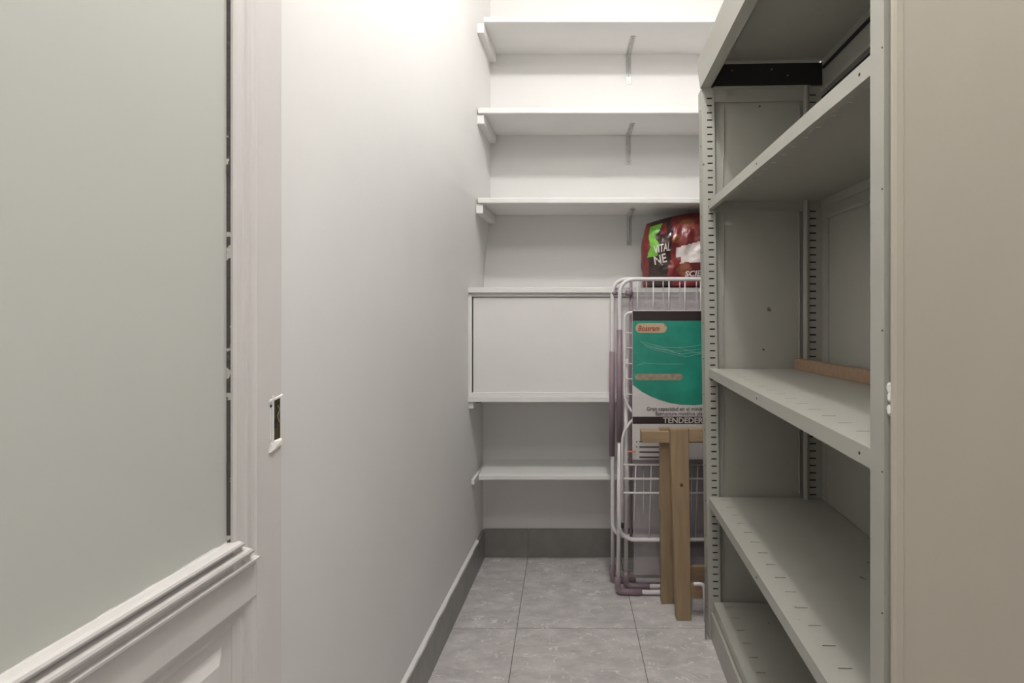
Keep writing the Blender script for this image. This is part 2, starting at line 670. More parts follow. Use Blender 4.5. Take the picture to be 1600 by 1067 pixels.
# rails
bm = B()
dslab(bm, SW, SE - 0.11, ZT - 0.12, ZT, -0.040, 0.0, bev=0.001)
dobj('top_rail', bm, M['door_paint'])
ZR1, ZR0 = 0.785, 0.729
bm = B()
dslab(bm, SW, SE - 0.11, ZR0, ZR1 + 0.03, -0.040, 0.0, bev=0.001)
dobj('middle_rail', bm, M['door_paint'])
bm = B()
dslab(bm, SW, SE - 0.11, 0.012, 0.14, -0.040, 0.0, bev=0.001)
dobj('bottom_rail', bm, M['door_paint'])


# moulding profile (u = distance from stile towards the glass, v = proud of face)
def mprof():
    p = [(0, -0.02), (0, 0.0015), (0.0010, 0.0085), (0.0045, 0.0090), (0.0060, 0.0010), (0.0135, 0.0010)]
    for k in range(7):
        a = math.pi * k / 6
        p.append((0.0140 + 0.0066 - math.cos(a) * 0.0066, 0.0030 + math.sin(a) * 0.0085))
    p += [(0.0278, 0.0005), (0.0318, 0.0005)]
    for k in range(7):
        a = math.pi * k / 6
        p.append((0.0322 + 0.0059 - math.cos(a) * 0.0059, 0.0020 + math.sin(a) * 0.0095))
    p += [(0.0440, -0.02)]
    return p


mw = SG - SW
# vertical bead beside the glass: flatter steps
vp = [(0, -0.02), (0, 0.0015), (0.003, 0.0032), (0.007, 0.0010), (0.012, 0.0010), (0.020, 0.0035), (0.026, 0.0045),
      (0.029, 0.0015), (0.033, 0.0005), (0.037, 0.0050), (0.050, 0.0062), (mw, 0.0040), (mw, -0.02)]
bm = B()
prism(bm, vp, lambda u, v: D(SW + u, ZR1 - 0.0, v), lambda u, v: D(SW + u, ZT - 0.12, v))
dobj('glazing_bead', bm, M['door_paint'])
bm = B()
prism(bm, vp, lambda u, v: D(SE - 0.11 - u, ZR1 - 0.0, v), lambda u, v: D(SE - 0.11 - u, ZT - 0.12, v))
dobj('glazing_bead', bm, M['door_paint'])
mh = ZG0 - ZR1
bp_ = [(u * mh / 0.044, v) for u, v in mprof()]
bm = B()
# mitred into the vertical bead: the inner ribs start nearer the glass
prism(bm, bp_, lambda u, v: D(SW + 0.001 + u * 1.05, ZR1 + u, v + 0.001), lambda u, v: D(SE - 0.11, ZR1 + u, v + 0.002))
dobj('glazing_moulding', bm, M['door_paint'], smooth=False)
bm = B()
prism(bm, bp_, lambda u, v: D(SW + u, ZT - 0.12 - u, v), lambda u, v: D(SE - 0.11, ZT - 0.12 - u, v))
dobj('glazing_moulding', bm, M['door_paint'])
# glass, held in crumbling putty
bm = B()
dslab(bm, SG + 0.0025, SE - 0.11 - mw, ZG0 - 0.006, ZT - 0.13, -0.008, -0.004)
dobj('pane', bm, M['glass'])
bm = B()
n = 160
prev = None
for k in range(n + 1):
    z = ZG0 + (ZT - 0.16 - ZG0) * k / n
    a = 0.0006 + 0.0022 * max(0, noise.noise(Vector((z * 22, 0, 1)))) + 0.001 * noise.noise(Vector((z * 90, 4, 1)))
    a = max(a, 0.0006)
    q = [bm.verts.new(p) for p in (D(SG - 0.0005, z, 0.0005), D(SG + a, z, 0.000), D(SG + a + 0.0010, z, -0.0042), D(SG - 0.0005, z, -0.0070))]
    if prev:
        for i in range(4):
            j = (i + 1) % 4
            bm.faces.new((prev[i], prev[j], q[j], q[i]))
    else:
        bm.faces.new(q[::-1])
    prev = q
bm.faces.new(prev)
tag(dobj('putty_line', bm, M['putty']), 'dark cracked putty beside the glass')
# paint smear along the lower edge of the glass
bm = B()
n = 60
prev = None
for k in range(n + 1):
    s = SG + 0.002 + 0.34 * k / n
    hgt = 0.0012 + 0.002 * max(0, noise.noise(Vector((s * 40, 2, 5)))) + (0.0015 if 0.02 < s - SG < 0.08 else 0)
    q = [bm.verts.new(p) for p in (D(s, ZG0 - 0.004, -0.0025), D(s, ZG0 + hgt, -0.0036), D(s, ZG0 - 0.004, -0.0045))]
    if prev:
        for i in range(3):
            j = (i + 1) % 3
            bm.faces.new((prev[i], prev[j], q[j], q[i]))
    prev = q
dobj('paint_smear', bm, M['chip'])
# lower panel, sunk, with stepped moulding
pm = 0.030
lowprof = [(0, -0.03), (0, -0.001), (0.004, -0.004), (0.008, -0.0035), (0.012, -0.010), (0.020, -0.0085), (0.026, -0.014), (pm, -0.016), (pm, -0.03)]
s0p, s1p, z0p, z1p = SW - 0.0, SE - 0.11, 0.14, ZR0
bm = B()
prism(bm, lowprof, lambda u, v: D(s0p + u, z1p - u, v), lambda u, v: D(s1p - u, z1p - u, v))
dobj('panel_moulding', bm, M['door_paint'])
bm = B()
prism(bm, lowprof, lambda u, v: D(s0p + u, z0p + u, v), lambda u, v: D(s0p + u, z1p - u, v))
dobj('panel_moulding', bm, M['door_paint'])
bm = B()
prism(bm, lowprof, lambda u, v: D(s1p - u, z0p + u, v), lambda u, v: D(s1p - u, z1p - u, v))
dobj('panel_moulding', bm, M['door_paint'])
bm = B()
prism(bm, lowprof, lambda u, v: D(s0p + u, z0p + u, v), lambda u, v: D(s1p - u, z0p + u, v))
dobj('panel_moulding', bm, M['door_paint'])
bm = B()
dslab(bm, s0p + pm - 0.001, s1p - pm, z0p + pm - 0.001, z1p - pm + 0.001, -0.030, -0.017)
# raised field
b2 = [D(s0p + pm + 0.018, z0p + pm + 0.018, -0.017), D(s1p - pm - 0.018, z0p + pm + 0.018, -0.017),
      D(s1p - pm - 0.018, z1p - pm - 0.018, -0.017), D(s0p + pm + 0.018, z1p - pm - 0.018, -0.017)]
b3 = [D(s0p + pm + 0.034, z0p + pm + 0.034, -0.008), D(s1p - pm - 0.034, z0p + pm + 0.034, -0.008),
      D(s1p - pm - 0.034, z1p - pm - 0.034, -0.008), D(s0p + pm + 0.034, z1p - pm - 0.034, -0.008)]
hexa(bm, b2, b3)
dobj('lower_panel', bm, M['door_paint'])
# frame of the door in the wall
bm = B()
dslab(bm, -0.030, -0.003, 0.0, ZT + 0.03, -0.07, -0.022)
dslab(bm, SE + 0.003, SE + 0.080, 0.0, ZT + 0.03, -0.07, 0.0)
dslab(bm, -0.030, SE + 0.080, ZT + 0.004, ZT + 0.06, -0.07, -0.004)
dobj('door_frame', bm, M['door_paint'])

# ================================================================== WALL SHELVES
YS = 2.272


def bracket(parent, px, zu, drop, arm):
    x = zx(px, YB)
    bm = B()
    wv = 0.0115
    # vertical leg
    box(bm, x - wv, x + wv, YB - 0.0035, YB - 0.0005, zu - drop, zu - 0.001, bev=0.0008)
    # arm
    hexa(bm, [(x - wv, YB - 0.001, zu - 0.0035), (x + wv, YB - 0.001, zu - 0.0035), (x + wv, YB - 0.001, zu - 0.0005), (x - wv, YB - 0.001, zu - 0.0005)],
         [(x - wv * .85 , YB - arm, zu - 0.0035), (x + wv * .85, YB - arm, zu - 0.0035), (x + wv * .85, YB - arm, zu - 0.0005), (x - wv * .85, YB - arm, zu - 0.0005)])
    # embossed rib
    tube(bm, round_path([(x, YB - 0.003, zu - drop * 0.75), (x, YB - 0.005, zu - 0.012), (x, YB - 0.014, zu - 0.005), (x, YB - arm * 0.75, zu - 0.003)], 0.01), 0.0035, 8)
    o = obj('bracket', bm, M['bracket'], parent)
    tag(o, 'zinc angle bracket')
    for (yy, zzz, ax) in ((YB - 0.0035, zu - drop + 0.010, (0, -1, 0)), (YB - 0.0035, zu - 0.030, (0, -1, 0))):
        bm = B()
        disc(bm, (x, yy, zzz), ax, 0.0035, 0.002, 10)
        obj('screw', bm, M['screw'], o)
    for f in (0.9,):
        bm = B()
        disc(bm, (x, YB - arm * f, zu - 0.0035), (0, 0, -1), 0.0035, 0.002, 10)
        obj('screw', bm, M['screw'], o)


def wall_shelf(zb, thick, lx, label, br=None, cleat=(0.028, 0.04), yf=YS):
    t = empty('wall_shelf', (lx, YB, zb))
    tag(t, label, 'shelf', 'white shelves on the back wall')
    inv = Matrix.Translation(t.location).inverted()
    bm = B()
    # slightly uneven hand-painted front edge
    n = 24
    prev = None
    x1 = XR - 0.004
    for k in range(n + 1):
        x = lx + (x1 - lx) * k / n
        e = 0.0012 * noise.noise(Vector((x * 7, zb * 9, 0)))
        q = [bm.verts.new(p) for p in ((x, YB - 0.001, zb), (x, yf + 0.002 + e, zb + e * .6), (x, yf + e, zb + 0.003), (x, yf + e, zb + thick - 0.003),
                                       (x, yf + 0.002, zb + thick), (x, YB - 0.001, zb + thick))]
        if prev:
            for i in range(6):
                j = (i + 1) % 6
                bm.faces.new((prev[i], prev[j], q[j], q[i]))
        else:
            bm.faces.new(q[::-1])
        prev = q
    bm.faces.new(prev)
    b = obj('board', bm, M['shelf_white'], t)
    b.matrix_parent_inverse = inv
    # wooden cleat on the left wall
    bm = B()
    ya, yb = yf + 0.010, YB - 0.002
    wa, wb = wallx(ya, zb), wallx(yb, zb)
    ct = cleat[0]
    ch = cleat[1]
    hexa(bm, [(wa, ya, zb - ch), (wa + ct, ya, zb - ch), (wa + ct, ya, zb - 0.0005), (wa, ya, zb - 0.0005)],
         [(wb - 0.002, yb, zb - ch), (wb + ct, yb, zb - ch), (wb + ct, yb, zb - 0.0005), (wb - 0.002, yb, zb - 0.0005)])
    bevel_all(bm, 0.0015)
    b = obj('cleat', bm, M['shelf_white'], t)
    b.matrix_parent_inverse = inv
    if br:
        k = empty('tmp')
        bpy.data.objects.remove(k)
        n0 = set(bpy.data.objects)
        bracket(t, *br)
        for o in set(bpy.data.objects) - n0:
            if o.parent == t:
                o.matrix_parent_inverse = inv
    return t


wall_shelf(2.3357, 0.021, -0.338, 'top white wall shelf, the one highest in view under the ceiling', (982, 2.3357, 0.140, 0.175))
wall_shelf(1.9588, 0.023, -0.362, 'white wall shelf with bracket, second from the top', (981.5, 1.9588, 0.135, 0.17))
wall_shelf(1.5875, 0.023, -0.362, 'white wall shelf directly above the red bag, third from the top', (982.5, 1.5850, 0.140, 0.17))
wall_shelf(0.430, 0.022, -0.366, 'low shadowed wall shelf under the cupboard, nearest the floor', None, (0.012, 0.022), 2.318)

# ------------------------------------------------------------------ cupboard on the back wall
cup = empty('wall_cupboard', (0.27, YB, 0.77))
tag(cup, 'white wall cupboard with a flat sliding door between the shelves', 'cupboard')
CI = Matrix.Translation(cup.location).inverted()


def cobj(name, bm, m, parent=None):
    o = obj(name, bm, m, parent or cup)
    if parent is None:
        o.matrix_parent_inverse = CI
    return o


YC = 2.272
ZT0, ZT1 = zz(457.5, YC), zz(449.5, YC)
xl = zx(731, YC)
cobj('top_board', box(B(), xl - 0.003, XR - 0.004, YC - 0.012, YB - 0.001, ZT0, ZT1, bev=0.002), M['shelf_white'])
cobj('front_rail', box(B(), xl + 0.001, XR - 0.006, YC + 0.002, YC + 0.020, zz(463.5, YC), ZT0 - 0.0003, bev=0.001), M['cupboard'])
zb0, zb1 = zz(628, YC), zz(615, YC)
cobj('bottom_board', box(B(), xl - 0.004, XR - 0.004, YC - 0.006, YB - 0.001, zb0, zb0 + 0.022, bev=0.002), M['shelf_white'])
cobj('door_track', box(B(), xl + 0.012, XR - 0.006, YC + 0.003, YC + 0.020, zb0 + 0.0225, zb0 + 0.038, bev=0.0015), M['cupboard'])
cobj('side_board', box(B(), xl + 0.0, xl + 0.016, YC, YB - 0.001, zb0 + 0.0225, ZT0 - 0.0004, bev=0.0012), M['cupboard'])
dl = zx(739, YC)
for (a, b, yo, lab) in ((dl, 0.27, 0.008, 'sliding door with a small latch pull'), (0.262, XR - 0.01, 0.017, None)):
    o = cobj('sliding_door', box(B(), a, b, YC + yo, YC + yo + 0.007, zb0 + 0.037, zz(464.5, YC), bev=0.0008), M['cupboard'])
    if lab:
        tag(o, lab)
        p = at(743.5, 541, YC + 0.008)
        bm = B()
        disc(bm, p, (0, -1, 0), 0.0045, 0.010, 12)
        obj('pull', bm, M['shelf_white'], o).matrix_parent_inverse = CI
        bm = B()
        tube(bm, [p + Vector((0.003, -0.010, 0)), p + Vector((0.006, -0.014, 0.001))], 0.0028, 8)
        box(bm, p.x - 0.004, p.x + 0.001, p.y - 0.006, p.y, p.z - 0.014, p.z - 0.002, bev=0.001)
        obj('latch', bm, M['bracket'], o).matrix_parent_inverse = CI
# support cleat under it and the dark fastener
bm = B()
ya, yb = YC + 0.004, YB - 0.002
wa, wb = wallx(ya), wallx(yb)
hexa(bm, [(wa, ya, zb0 - 0.028), (wa + 0.020, ya, zb0 - 0.028), (wa + 0.020, ya, zb0 - 0.0005), (wa, ya, zb0 - 0.0005)],
     [(wb - 0.003, yb, zb0 - 0.028), (wb + 0.020, yb, zb0 - 0.028), (wb + 0.020, yb, zb0 - 0.0005), (wb - 0.003, yb, zb0 - 0.0005)])
bevel_all(bm, 0.0015)
cobj('cleat', bm, M['shelf_white'])
p = at(742, 630, YC)
cobj('hinge_stub', box(B(), p.x - 0.002, p.x + 0.022, YC + 0.012, YC + 0.03, zb0 - 0.007, zb0 - 0.0003, bev=0.001), M['hole'])

# ================================================================== METAL SHELVING UNIT
YU = F * H / (998 - HY)
XU = zx(1109, YU)
UR = -0.042
unit = empty('shelving_unit', (XU, YU, 0), UR)
tag(unit, 'tall grey-green metal shelving unit with slotted uprights standing along the right wall', 'shelving')
L = 1.147
DP = 0.385
MT = M['metal']


def uobj(name, bm, m=MT, parent=None):
    return obj(name, bm, m, parent or unit)


ZTOP = 2.01


def slotted(bm, x0, x1, sx0, sx1, y, z0, z1, th, pitch=0.0251, sh=0.0048, off=0.0, shear=0.0):
    """sheet facing -y/+y with a ladder of real slots"""
    def bx(a, b, c, d):
        vs0 = len(bm.verts)
        r = bmesh.ops.create_cube(bm, size=1.0)
        for v in r['verts']:
            x = a + (v.co.x + .5) * (b - a)
            yy = y + (v.co.y + .5) * th
            z = c + (v.co.z + .5) * (d - c)
            v.co = Vector((x - shear * z, yy, z))
    bx(x0, sx0, z0, z1)
    bx(sx1, x1, z0, z1)
    z = z0
    zc = z0 + 0.02 + off
    while zc + sh < z1 - 0.01:
        bx(sx0, sx1, z, zc)
        z = zc + sh
        zc += pitch
    bx(sx0, sx1, z, z1)


def upright_front_far():
    bm = B()
    sh = 0.013
    # flange lying in the front plane with bolt holes, then the slotted flange facing along the unit
    def pl(x0, x1, y0, y1, z0=0.0, z1=ZTOP - 0.09):
        r = bmesh.ops.create_cube(bm, size=1.0)
        for v in r['verts']:
            z = z0 + (v.co.z + .5) * (z1 - z0)
            v.co = Vector((x0 + (v.co.x + .5) * (x1 - x0) - sh * z, y0 + (v.co.y + .5) * (y1 - y0), z))
    pl(-0.004, -0.002, -0.002, 0.055)
    slotted(bm, -0.004, 0.040, 0.013, 0.031, -0.004, 0.0, ZTOP - 0.09, 0.0015, off=0.004, shear=sh)
    pl(0.038, 0.040, -0.004, 0.018)
    pl(-0.002, 0.045, 0.053, 0.055)
    o = uobj('upright', bm)
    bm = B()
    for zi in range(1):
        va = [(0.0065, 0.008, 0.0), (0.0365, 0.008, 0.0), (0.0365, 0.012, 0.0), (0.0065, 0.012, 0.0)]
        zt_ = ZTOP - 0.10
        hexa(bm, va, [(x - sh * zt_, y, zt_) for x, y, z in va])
    uobj('channel_shade', bm, M['hole'], o)  # dark sheet standing in for the shade inside the hollow upright
    # small bolts down the front flange
    for k in range(15):
        z = 0.10 + k * 0.125
        bm = B()
        disc(bm, (-0.004 - sh * z, 0.022, z), (-1, 0, 0), 0.0022, 0.0012, 8)
        uobj('bolt', bm, M['hole'], o)
    return o


upright_front_far()
# cable or flat bar hanging on the foot of that upright
bm = B()
box(bm, -0.018, -0.014, -0.012, 0.000, 0.005, 0.250, bev=0.001)
uobj('foot_strip', bm, M['screw'])

# rear far upright
bm = B()
slotted(bm, DP - 0.062, DP - 0.002, DP - 0.044, DP - 0.022, -0.004, 0.0, ZTOP - 0.09, 0.0015, off=0.010)
box(bm, DP - 0.002, DP, -0.045, 0.035, 0, ZTOP - 0.09)
ru = uobj('upright', bm)
uobj('channel_shade', box(B(), DP - 0.050, DP - 0.010, 0.002, 0.006, 0.0, ZTOP - 0.10), M['hole'], ru)  # near-black sheet, paints in the shade seen through the rear slots
bm = B()
tube(bm, [(DP - 0.058, -0.008, 0.0), (DP - 0.058, -0.008, ZTOP - 0.09)], 0.0085, 12)
uobj('edge_fold', bm)

# near front upright (light flange towards the passage, dark gap, end panel)
bm = B()
box(bm, -0.0065, -0.0045, -L, -L + 0.038, 0, 2.20, bev=0.0004)
box(bm, -0.0045, 0.040, -L + 0.036, -L + 0.038, 0, 2.20)
box(bm, -0.0045, 0.012, -L, -L + 0.0008, 0, 2.20)
ur = uobj('upright', bm)
for k in range(9):
    bm = B()
    disc(bm, (-0.0065, -L + 0.004, 0.32 + k * 0.2), (-1, 0, 0), 0.0012, 0.0008, 8)
    uobj('bolt', bm, M['hole'], ur)
bm = B()
box(bm, DP - 0.002, DP, -L, -L + 0.04, 0, 2.20)
box(bm, DP - 0.040, DP, -L + 0.038, -L + 0.04, 0, 2.20)
uobj('upright', bm)

# white filler blobs in the gap
for (py, sz) in ((606, 0.010), (620, 0.007), (640, 0.0085)):
    bm = B()
    bmesh.ops.create_icosphere(bm, subdivisions=2, radius=1.0)
    for v in bm.verts:
        nn = 1 + 0.4 * noise.noise(v.co * 1.7 + Vector((py, 0, 0)))
        v.co = Vector((v.co.x * 0.0035 * nn + 0.0005, -L - 0.002 + v.co.y * 0.004 * nn, zz(py, 0.775) + v.co.z * sz * nn))
    uobj('filler_blob', bm, M['chip'], ur)

# near end panel: folded sheet facing the hall
bm = B()
prof = []
x0 = -0.0005
y0 = -L - 0.013
# C-shaped folded sheet: left fold rounded
pts = [(x0 + 0.003, -L - 0.0005), (x0, y0 + 0.007), (x0 + 0.0015, y0 + 0.003), (x0 + 0.005, y0 + 0.0005), (x0 + 0.0135, y0),
       (x0 + 0.0150, y0 + 0.0020), (DP - 0.015, y0 + 0.0020), (DP - 0.0135, y0), (DP - 0.003, y0), (DP, y0 + 0.004), (DP, -L - 0.0005)]
prism(bm, pts, lambda u, v: Vector((u, v, 0.0)), lambda u, v: Vector((u, v, 2.20)))
ep = uobj('end_panel', bm, M['metal_panel'])
tag(ep, 'ivory end panel facing the hall')

# far end panel (closed sheet in a thin frame)
bm = B()
box(bm, 0.012, DP - 0.055, 0.0125, 0.0140, 0.0, 1.90)
ep2 = uobj('end_panel', bm)
for (z0, z1) in ((0.10, 0.48), (0.51, 0.92), (0.955, 1.49), (1.53, 1.86)):
    uobj('edge_fold', box(B(), 0.046, 0.0485, 0.005, 0.012, z0, z0 + (z1 - z0) * 0.45, bev=0.0006), MT, ep2)
    uobj('edge_fold', box(B(), 0.049, 0.0515, 0.007, 0.012, z0 + (z1 - z0) * 0.45, z1, bev=0.0006), MT, ep2)
    uobj('edge_fold', box(B(), DP - 0.076, DP - 0.073, 0.005, 0.012, z0, z1, bev=0.0006), MT, ep2)
for (px, py) in ((1192, 546), (1186, 167)):
    p = at(px, py, YU + 0.01)
    bm = B()
    x = (p.x - XU) * math.cos(UR)
    disc(bm, (x, 0.012, p.z), (0, -1, 0), 0.0032, 0.0010, 10)
    uobj('bolt_hole', bm, M['hole'], ep2)
# cross rail at the head of the far end
bm = B()
box(bm, 0.012, DP - 0.045, -0.001, 0.001, 1.872, 1.922, bev=0.0004)
box(bm, 0.012, DP - 0.045, -0.012, 0.001, 1.915, 1.922, bev=0.0004)
box(bm, 0.050, 0.060, -0.006, -0.001, 1.885, 1.905, bev=0.001)
box(bm, 0.066, 0.074, -0.006, -0.001, 1.888, 1.912, bev=0.001)
uobj('cross_rail', bm)

# back sheet
bm = B()
box(bm, DP + 0.0, DP + 0.0015, -L, 0.03, 0.06, 1.93)
bp2 = uobj('back_panel', bm)
for zt in (1.455, 0.905):
    bm = B()
    box(bm, DP - 0.010, DP, -L + 0.045, -0.048, zt, zt + 0.012, bev=0.001)
    uobj('stiffening_rib', bm, MT, bp2)
uobj('edge_fold', box(B(), DP - 0.006, DP, -0.058, -0.050, 0.96, 1.46, bev=0.001), MT, bp2)
uobj('edge_fold', box(B(), DP - 0.012, DP, -L + 0.045, -0.050, 0.955, 0.966, bev=0.001), MT, bp2)


def metal_shelf(ztop, slots=True, lip=0.030, xo=-0.004, label=None, yend=-0.002):
    ya, yb = -L + 0.001, yend
    bm = B()
    th = 0.0014
    s0, s1 = 0.036, 0.062
    zt, zb = ztop, ztop - lip
    # top sheet in three strips, the middle one a row of real slots
    box(bm, xo, xo + s0, ya, yb, zt - th, zt)
    box(bm, xo + s1, DP - 0.003, ya, yb, zt - th, zt)
    y = yb - 0.030
    last = yb
    pitch = 0.068
    sw = 0.0030
    while y - sw > ya + 0.01:
        box(bm, xo + s0, xo + s1, y, last, zt - th, zt)
        last = y - sw
        y -= pitch
    box(bm, xo + s0, xo + s1, ya, last, zt - th, zt)
    # front lip with return, rounded
    box(bm, xo, xo + 0.0016, ya, yb, zb, zt - th)
    box(bm, xo + 0.0016, xo + 0.016, ya, yb, zb, zb + 0.0014)
    # ends and rear
    box(bm, xo + 0.0016, DP - 0.004, yb - 0.0014, yb, zb + 0.002, zt - th)
    box(bm, DP - 0.0055, DP - 0.004, ya, yb - 0.002, zb, zt - th)
    o = uobj('shelf', bm)
    bmr = B()
    return o


sh_up = metal_shelf(1.527)
sh_a = metal_shelf(0.943)
sh_b = metal_shelf(0.496)
sh_c = metal_shelf(0.130, xo=0.012)
for o, z in ((sh_a, 0.928), (sh_b, 0.482), (sh_up, 1.512)):
    for yy in (-L + 0.075, -0.55):
        bm = B()
        disc(bm, (-0.004, yy, z), (-1, 0, 0), 0.0026, 0.0007, 10)
        uobj('bolt_hole', bm, M['hole'], o)
# ledge that shows at the far end under the upper shelf
uobj('shelf_ledge', box(B(), 0.012, DP - 0.06, -0.008, -0.003, 1.489, 1.4935))
uobj('shelf_ledge', box(B(), 0.012, DP - 0.06, -0.008, -0.003, 0.908, 0.912))

# plinth
bm = B()
box(bm, 0.004, 0.006, -L, -0.001, 0.0, 0.088)
box(bm, 0.004, 0.016, -L, -0.001, 0.088, 0.093, bev=0.001)
uobj('plinth', bm)

# hood tray on top
bm = B()
ya, yb = -L + 0.003, 0.006
zf0, zf1 = 1.9215, 2.012
hexa(bm, [(-0.032, ya, zf0), (-0.030, ya, zf0), (-0.042, ya, zf1), (-0.044, ya, zf1)],
     [(-0.032, yb, zf0), (-0.030, yb, zf0), (-0.042, yb, zf1), (-0.044, yb, zf1)])
box(bm, -0.030, 0.004, ya, yb, zf0, zf0 + 0.002)
box(bm, 0.002, 0.004, ya, yb, zf0, zf0 + 0.014)
box(bm, -0.044, DP, ya, yb, zf1, zf1 + 0.002)
box(bm, DP - 0.002, DP, ya, yb, zf0 - 0.01, zf1)
box(bm, 0.0, DP - 0.01, yb - 0.030, yb - 0.003, zf1 - 0.008, zf1 - 0.0005)
tr = uobj('top_tray', bm)
bm = B()
box(bm, 0.005, DP - 0.003, -0.008, 0.003, zf0 + 0.001, zf1 - 0.012)
bs = uobj('end_strip', bm, M['metal_black'], tr)
tag(bs, 'black strip at the far end')
for (x, z) in ((0.055, 1.985), (0.19, 1.987), (0.245, 1.965)):
    uobj('rivet', disc(B(), (x + 0.02, -0.008, z - 0.008), (0, -1, 0), 0.0025, 0.001, 8), M['screw'], tr)
# runners on the rear wall
for (z, r, mm) in ((1.896, 0.006, MT), (1.872, 0.0045, M['metal_black']), (1.852, 0.008, MT), (1.975, 0.004, M['metal_black'])):
    bm = B()
    box(bm, DP - 0.004 - 2 * r, DP - 0.003, ya + 0.04, yb - 0.03, z - r, z + r, bev=0.001)
    uobj('runner', bm, mm, tr)

# wooden batten lying on the middle shelf
a = Vector((zx(1241, 1.885), 1.885, 0.9436))
b = Vector((0.832, 1.47, 0.9436))
dr = (b - a).normalized()
b = a + dr * 0.85
o = obj('wooden_batten', box(B(), 0.0, 0.85, 0.0, 0.026, 0.0, 0.038, bev=0.0015), M['batten'])
o.location = a
o.rotation_euler = (0, 0, math.atan2(dr.y, dr.x))
tag(o, 'plain light wooden batten lying along the back of the metal shelf at mid height', 'batten')

# ================================================================== RED BAG
cx_, cy_, zb_ = 0.570, 2.425, ZT1 + 0.001
HW, HD, HT = 0.238, 0.092, 0.335


def bag_front(u, v, sgn=-1):
    """u -1..1 across, v 0..1 up"""
    hw = HW * (0.955 + 0.045 * math.sin(v * math.pi * 1.05))
    hw *= 1 - 0.05 * max(0, v - 0.75) / 0.25
    # drooping left shoulder
    top = 1 - 0.15 * (max(0, -u + 0.3) / 1.3) ** 1.8
    z = zb_ + HT * v * top
    x = cx_ + hw * u + 0.006 * noise.noise(Vector((u * 2, v * 7, 3)))
    prof = (1 - abs(u) ** 3.4) ** 0.5
    pv = (0.55 + 0.45 * math.sin(min(v * 1.25, 1) * math.pi * 0.5 + 0.2)) * (1 - max(0, v - 0.6) ** 2 * 4.2) * min(1, 0.25 + v * 14)
    d = HD * prof * max(pv, 0.02)
    cr = noise.noise(Vector((u * 3.1 + 4, v * 4.3, 0.3))) * 0.018 + (0.5 - abs(noise.noise(Vector((u * 4.2, v * 3.1, 7))))) * 0.022
    cr += (0.4 - abs(noise.noise(Vector((u * 9 + v * 5, v * 8 - u * 4, 2))))) * 0.009
    d += cr * prof * min(1, (1 - v) * 9)
    return Vector((x, cy_ + sgn * max(d, 0.0), z))


def bagmat(u, v):
    n = 0.05 * noise.noise(Vector((u * 6, v * 6, 9)))
    if -0.90 + n < u < -0.52 + n * 1.5 + 0.05 * (v - 0.5) and v > 0.02:
        if u < -0.76 + n * 2 and 0.46 < v < 0.93:
            return 2
        if 0.74 < v + n < 0.95 and -0.72 < u < -0.60:
            return 0
        return 1
    if -0.38 - (0.03 if v > 0.42 else -0.03) + n * .5 < u < 0.55 and 0.33 + n * 0.4 < v < 0.57 + 0.16 * (u + 0.2):
        return 3
    if ((u + 0.28) / 0.13) ** 2 + ((v - 0.25) / 0.075) ** 2 < 1 or ((u + 0.42) / 0.08) ** 2 + ((v - 0.66) / 0.06) ** 2 < 1 or \
       ((u + 0.22) / 0.14) ** 2 + ((v - 0.86) / 0.06) ** 2 < 1:
        return 4
    return 0


bag = empty('pet_food_bag', (cx_, cy_, zb_))
tag(bag, 'crumpled dark red plastic bag with green and white print standing on the white cupboard', 'bag')
BI = Matrix.Translation(bag.location).inverted()
bm = B()
NU, NV = 110, 70
for sgn in (-1, 1):
    g_ = []
    for i in range(NU + 1):
        col = []
        for j in range(NV + 1):
            u = -math.cos(math.pi * i / NU)
            v = j / NV
            p = bag_front(u, v, sgn)
            col.append(bm.verts.new(p))
        g_.append(col)
    for i in range(NU):
        for j in range(NV):
            f = bm.faces.new((g_[i][j], g_[i + 1][j], g_[i + 1][j + 1], g_[i][j + 1]))
            u = -math.cos(math.pi * (i + .5) / NU)
            f.material_index = bagmat(u, (j + .5) / NV)
    # bottom and top closing
bmesh.ops.remove_doubles(bm, verts=bm.verts[:], dist=1e-5)
hs = bmesh.ops.holes_fill(bm, edges=[e for e in bm.edges if e.is_boundary], sides=0)
o = obj('bag_body', bm, [M['bag_red'], M['bag_dark'], M['bag_green'], M['bag_white'], M['bag_ochre']], bag, smooth=True)
o.matrix_parent_inverse = BI


def bag_text(s, size, u0, v0, name='lettering', m='bag_white', rot=0.0, sq=1.0):
    bm = text_bm(s, size, (0, 0, 0), 0.0, 0.0012, squash=sq)
    for v in bm.verts:
        x, z = v.co.x, v.co.z
        x, z = x * math.cos(rot) - z * math.sin(rot), x * math.sin(rot) + z * math.cos(rot)
        p = bag_front(u0 + x / HW, v0 + z / HT)
        v.co = p + Vector((-0.001, -0.0028, 0))
    o = obj(name, bm, M[m], bag)
    o.matrix_parent_inverse = BI


bag_text('VITAL', 0.052, -0.81, 0.50, sq=0.50, rot=0.06)
bag_text('NE', 0.058, -0.80, 0.335, sq=0.70, rot=0.18)
bag_text('SCIENCE', 0.034, -0.24, 0.155, sq=1.0)

# ================================================================== FOLDED CLOTHES AIRER
rk = empty('clothes_airer', (zx(960, 2.25), 2.23, 0))
tag(rk, 'folded white wire clothes airer with mauve plastic feet leaning at the cupboard', 'airer')
RI = Matrix.Translation(rk.location).inverted()


def robj(name, bm, m, parent=None, smooth=True):
    o = obj(name, bm, m, parent or rk, smooth)
    o.matrix_parent_inverse = RI
    return o


RT = 0.0085
XE = 0.72           # hidden far side
# rear frame
YA, YM = 2.245, 2.215
P = at


